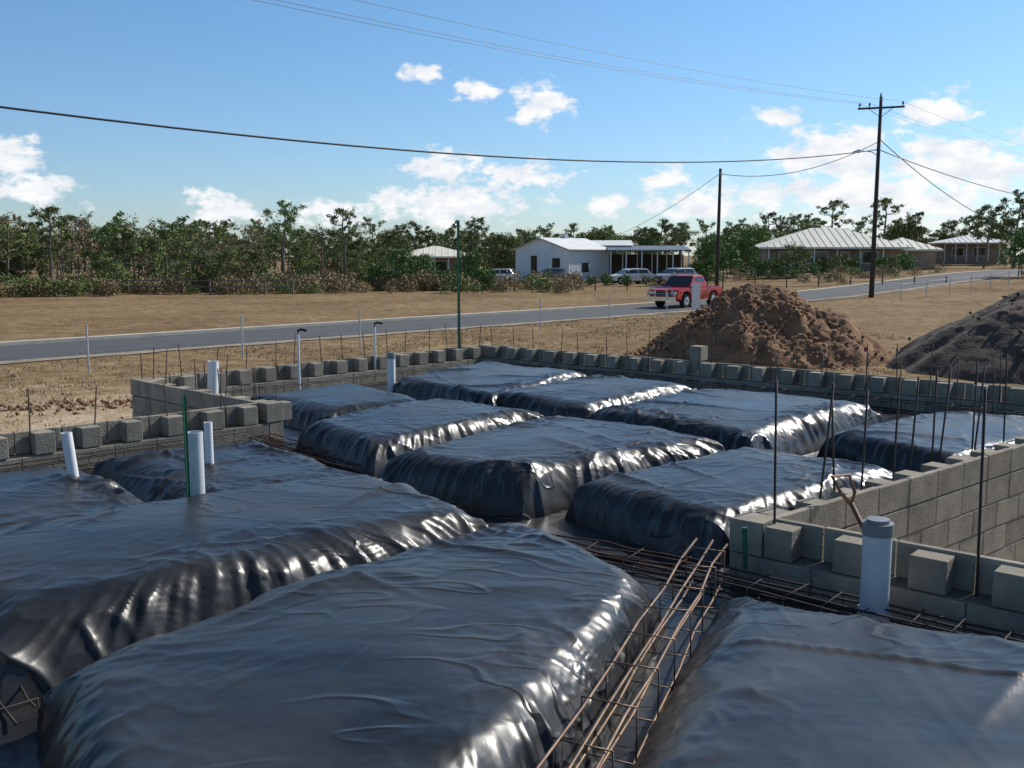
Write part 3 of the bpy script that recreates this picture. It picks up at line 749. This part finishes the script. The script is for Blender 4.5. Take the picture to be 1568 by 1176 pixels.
tr_.color_ramp.elements[0].position=0; tr_.color_ramp.elements[0].color=(.62,.73,.93,1)
tr_.color_ramp.elements[1].position=.24; tr_.color_ramp.elements[1].color=(.60,.84,1,1)
q_=tr_.color_ramp.elements.new(.7); q_.color=(.55,.60,.62,1)
tint=N.new('ShaderNodeMix'); tint.data_type='RGBA'; tint.blend_type='MULTIPLY'; tint.inputs[0].default_value=1; L.new(sky.outputs[0],tint.inputs[6]); L.new(tr_.outputs[0],tint.inputs[7])
az=mth('MULTIPLY',mth('ARCTAN2',sx_.outputs[0],sx_.outputs[1]),57.2958)
el=mth('MULTIPLY',mth('ARCSINE',sx_.outputs[2]),57.2958)
cx=N.new('ShaderNodeCombineXYZ'); L.new(az,cx.inputs[0]); L.new(el,cx.inputs[1])
lobes=[(1.7,8.4,1.7,1.3),(-5.1,10.1,1.5,.55),(-2.05,9.1,1.3,.55),(14.7,7.5,1.4,.6),(22.8,7.5,1.9,1.0),(18,5.3,3.8,1.7),(23.5,4.6,5,2.0),(8.6,4.2,1.5,.7),(-3.9,4.9,2.5,1.0),(.2,4.5,3,.8),(-26.8,5.1,1.7,1.0),(-25.6,3.4,2,1.2),(-16.4,2.4,2.2,1.0),(-3.6,2.9,5,1.2),(5.5,2.8,1.7,.7),(11,3.0,4,1.1),(20,3.0,8,1.6),(-10,2.4,3,.8),(34,5,5,2),(-36,5,4,1.5)]
cur=None
for (a,e_,ra,re) in lobes:
    v1=N.new('ShaderNodeVectorMath'); v1.operation='MULTIPLY_ADD'; L.new(cx.outputs[0],v1.inputs[0]); v1.inputs[1].default_value=(1/ra,1/re,0); v1.inputs[2].default_value=(-a/ra,-e_/re,0)
    v3=N.new('ShaderNodeVectorMath'); v3.operation='LENGTH'; L.new(v1.outputs[0],v3.inputs[0])
    cur=v3.outputs['Value'] if cur is None else mth('MINIMUM',cur,v3.outputs['Value'])
def wn(scale,sy,det=7,off=0):
    mp=N.new('ShaderNodeMapping'); mp.inputs['Scale'].default_value=(1,sy,1); mp.inputs['Location'].default_value=(off,off,0); L.new(cx.outputs[0],mp.inputs['Vector'])
    n=N.new('ShaderNodeTexNoise'); n.inputs['Scale'].default_value=scale; n.inputs['Detail'].default_value=det; n.inputs['Roughness'].default_value=.62; L.new(mp.outputs[0],n.inputs['Vector']); return n.outputs['Fac']
nn=wn(.6,1.7,6)
lob=mth('SUBTRACT',1.15,cur)
val=mth('ADD',mth('MAXIMUM',lob,-1.0),mth('MULTIPLY',mth('SUBTRACT',nn,.5),3.9))
mr=N.new('ShaderNodeMapRange'); mr.interpolation_type='SMOOTHSTEP'; mr.inputs['From Min'].default_value=.0; mr.inputs['From Max'].default_value=.75; L.new(val,mr.inputs['Value'])
shade=N.new('ShaderNodeMapRange'); shade.inputs['From Min'].default_value=.4; shade.inputs['From Max'].default_value=.75; L.new(wn(.45,1.8,3,5.3),shade.inputs['Value'])
cc=N.new('ShaderNodeMix'); cc.data_type='RGBA'; cc.inputs[6].default_value=(7.7,7.7,7.7,1); cc.inputs[7].default_value=(5.2,5.8,6.6,1); L.new(shade.outputs[0],cc.inputs[0])
mx=N.new('ShaderNodeMix'); mx.data_type='RGBA'; L.new(mr.outputs[0],mx.inputs[0]); L.new(tint.outputs[2],mx.inputs[6]); L.new(cc.outputs[2],mx.inputs[7])
L.new(mx.outputs[2],bg.inputs['Color'])
sd=bpy.data.lights.new('sun','SUN'); sd.energy=5.0; sd.angle=math.radians(.5); sd.color=(1,.95,.87)
so=bpy.data.objects.new('sun',sd); COL.objects.link(so)
v=Vector((math.cos(math.radians(SEL))*math.cos(math.radians(SAZ)),math.cos(math.radians(SEL))*math.sin(math.radians(SAZ)),math.sin(math.radians(SEL))))
so.rotation_euler=v.to_track_quat('Z','Y').to_euler(); so.location=v*50
# ------------------------------------------------------------ camera
cd=bpy.data.cameras.new('camera'); co=bpy.data.objects.new('camera',cd); COL.objects.link(co)
co.location=(0,0,2.95); co.rotation_euler=(math.radians(90-7.54),0,0)
cd.sensor_width=36; cd.lens=36*1495/1568; cd.clip_end=5000; cd.clip_start=.05
S.camera=co
S.view_settings.view_transform='Standard'; S.view_settings.look='None'; S.view_settings.exposure=0
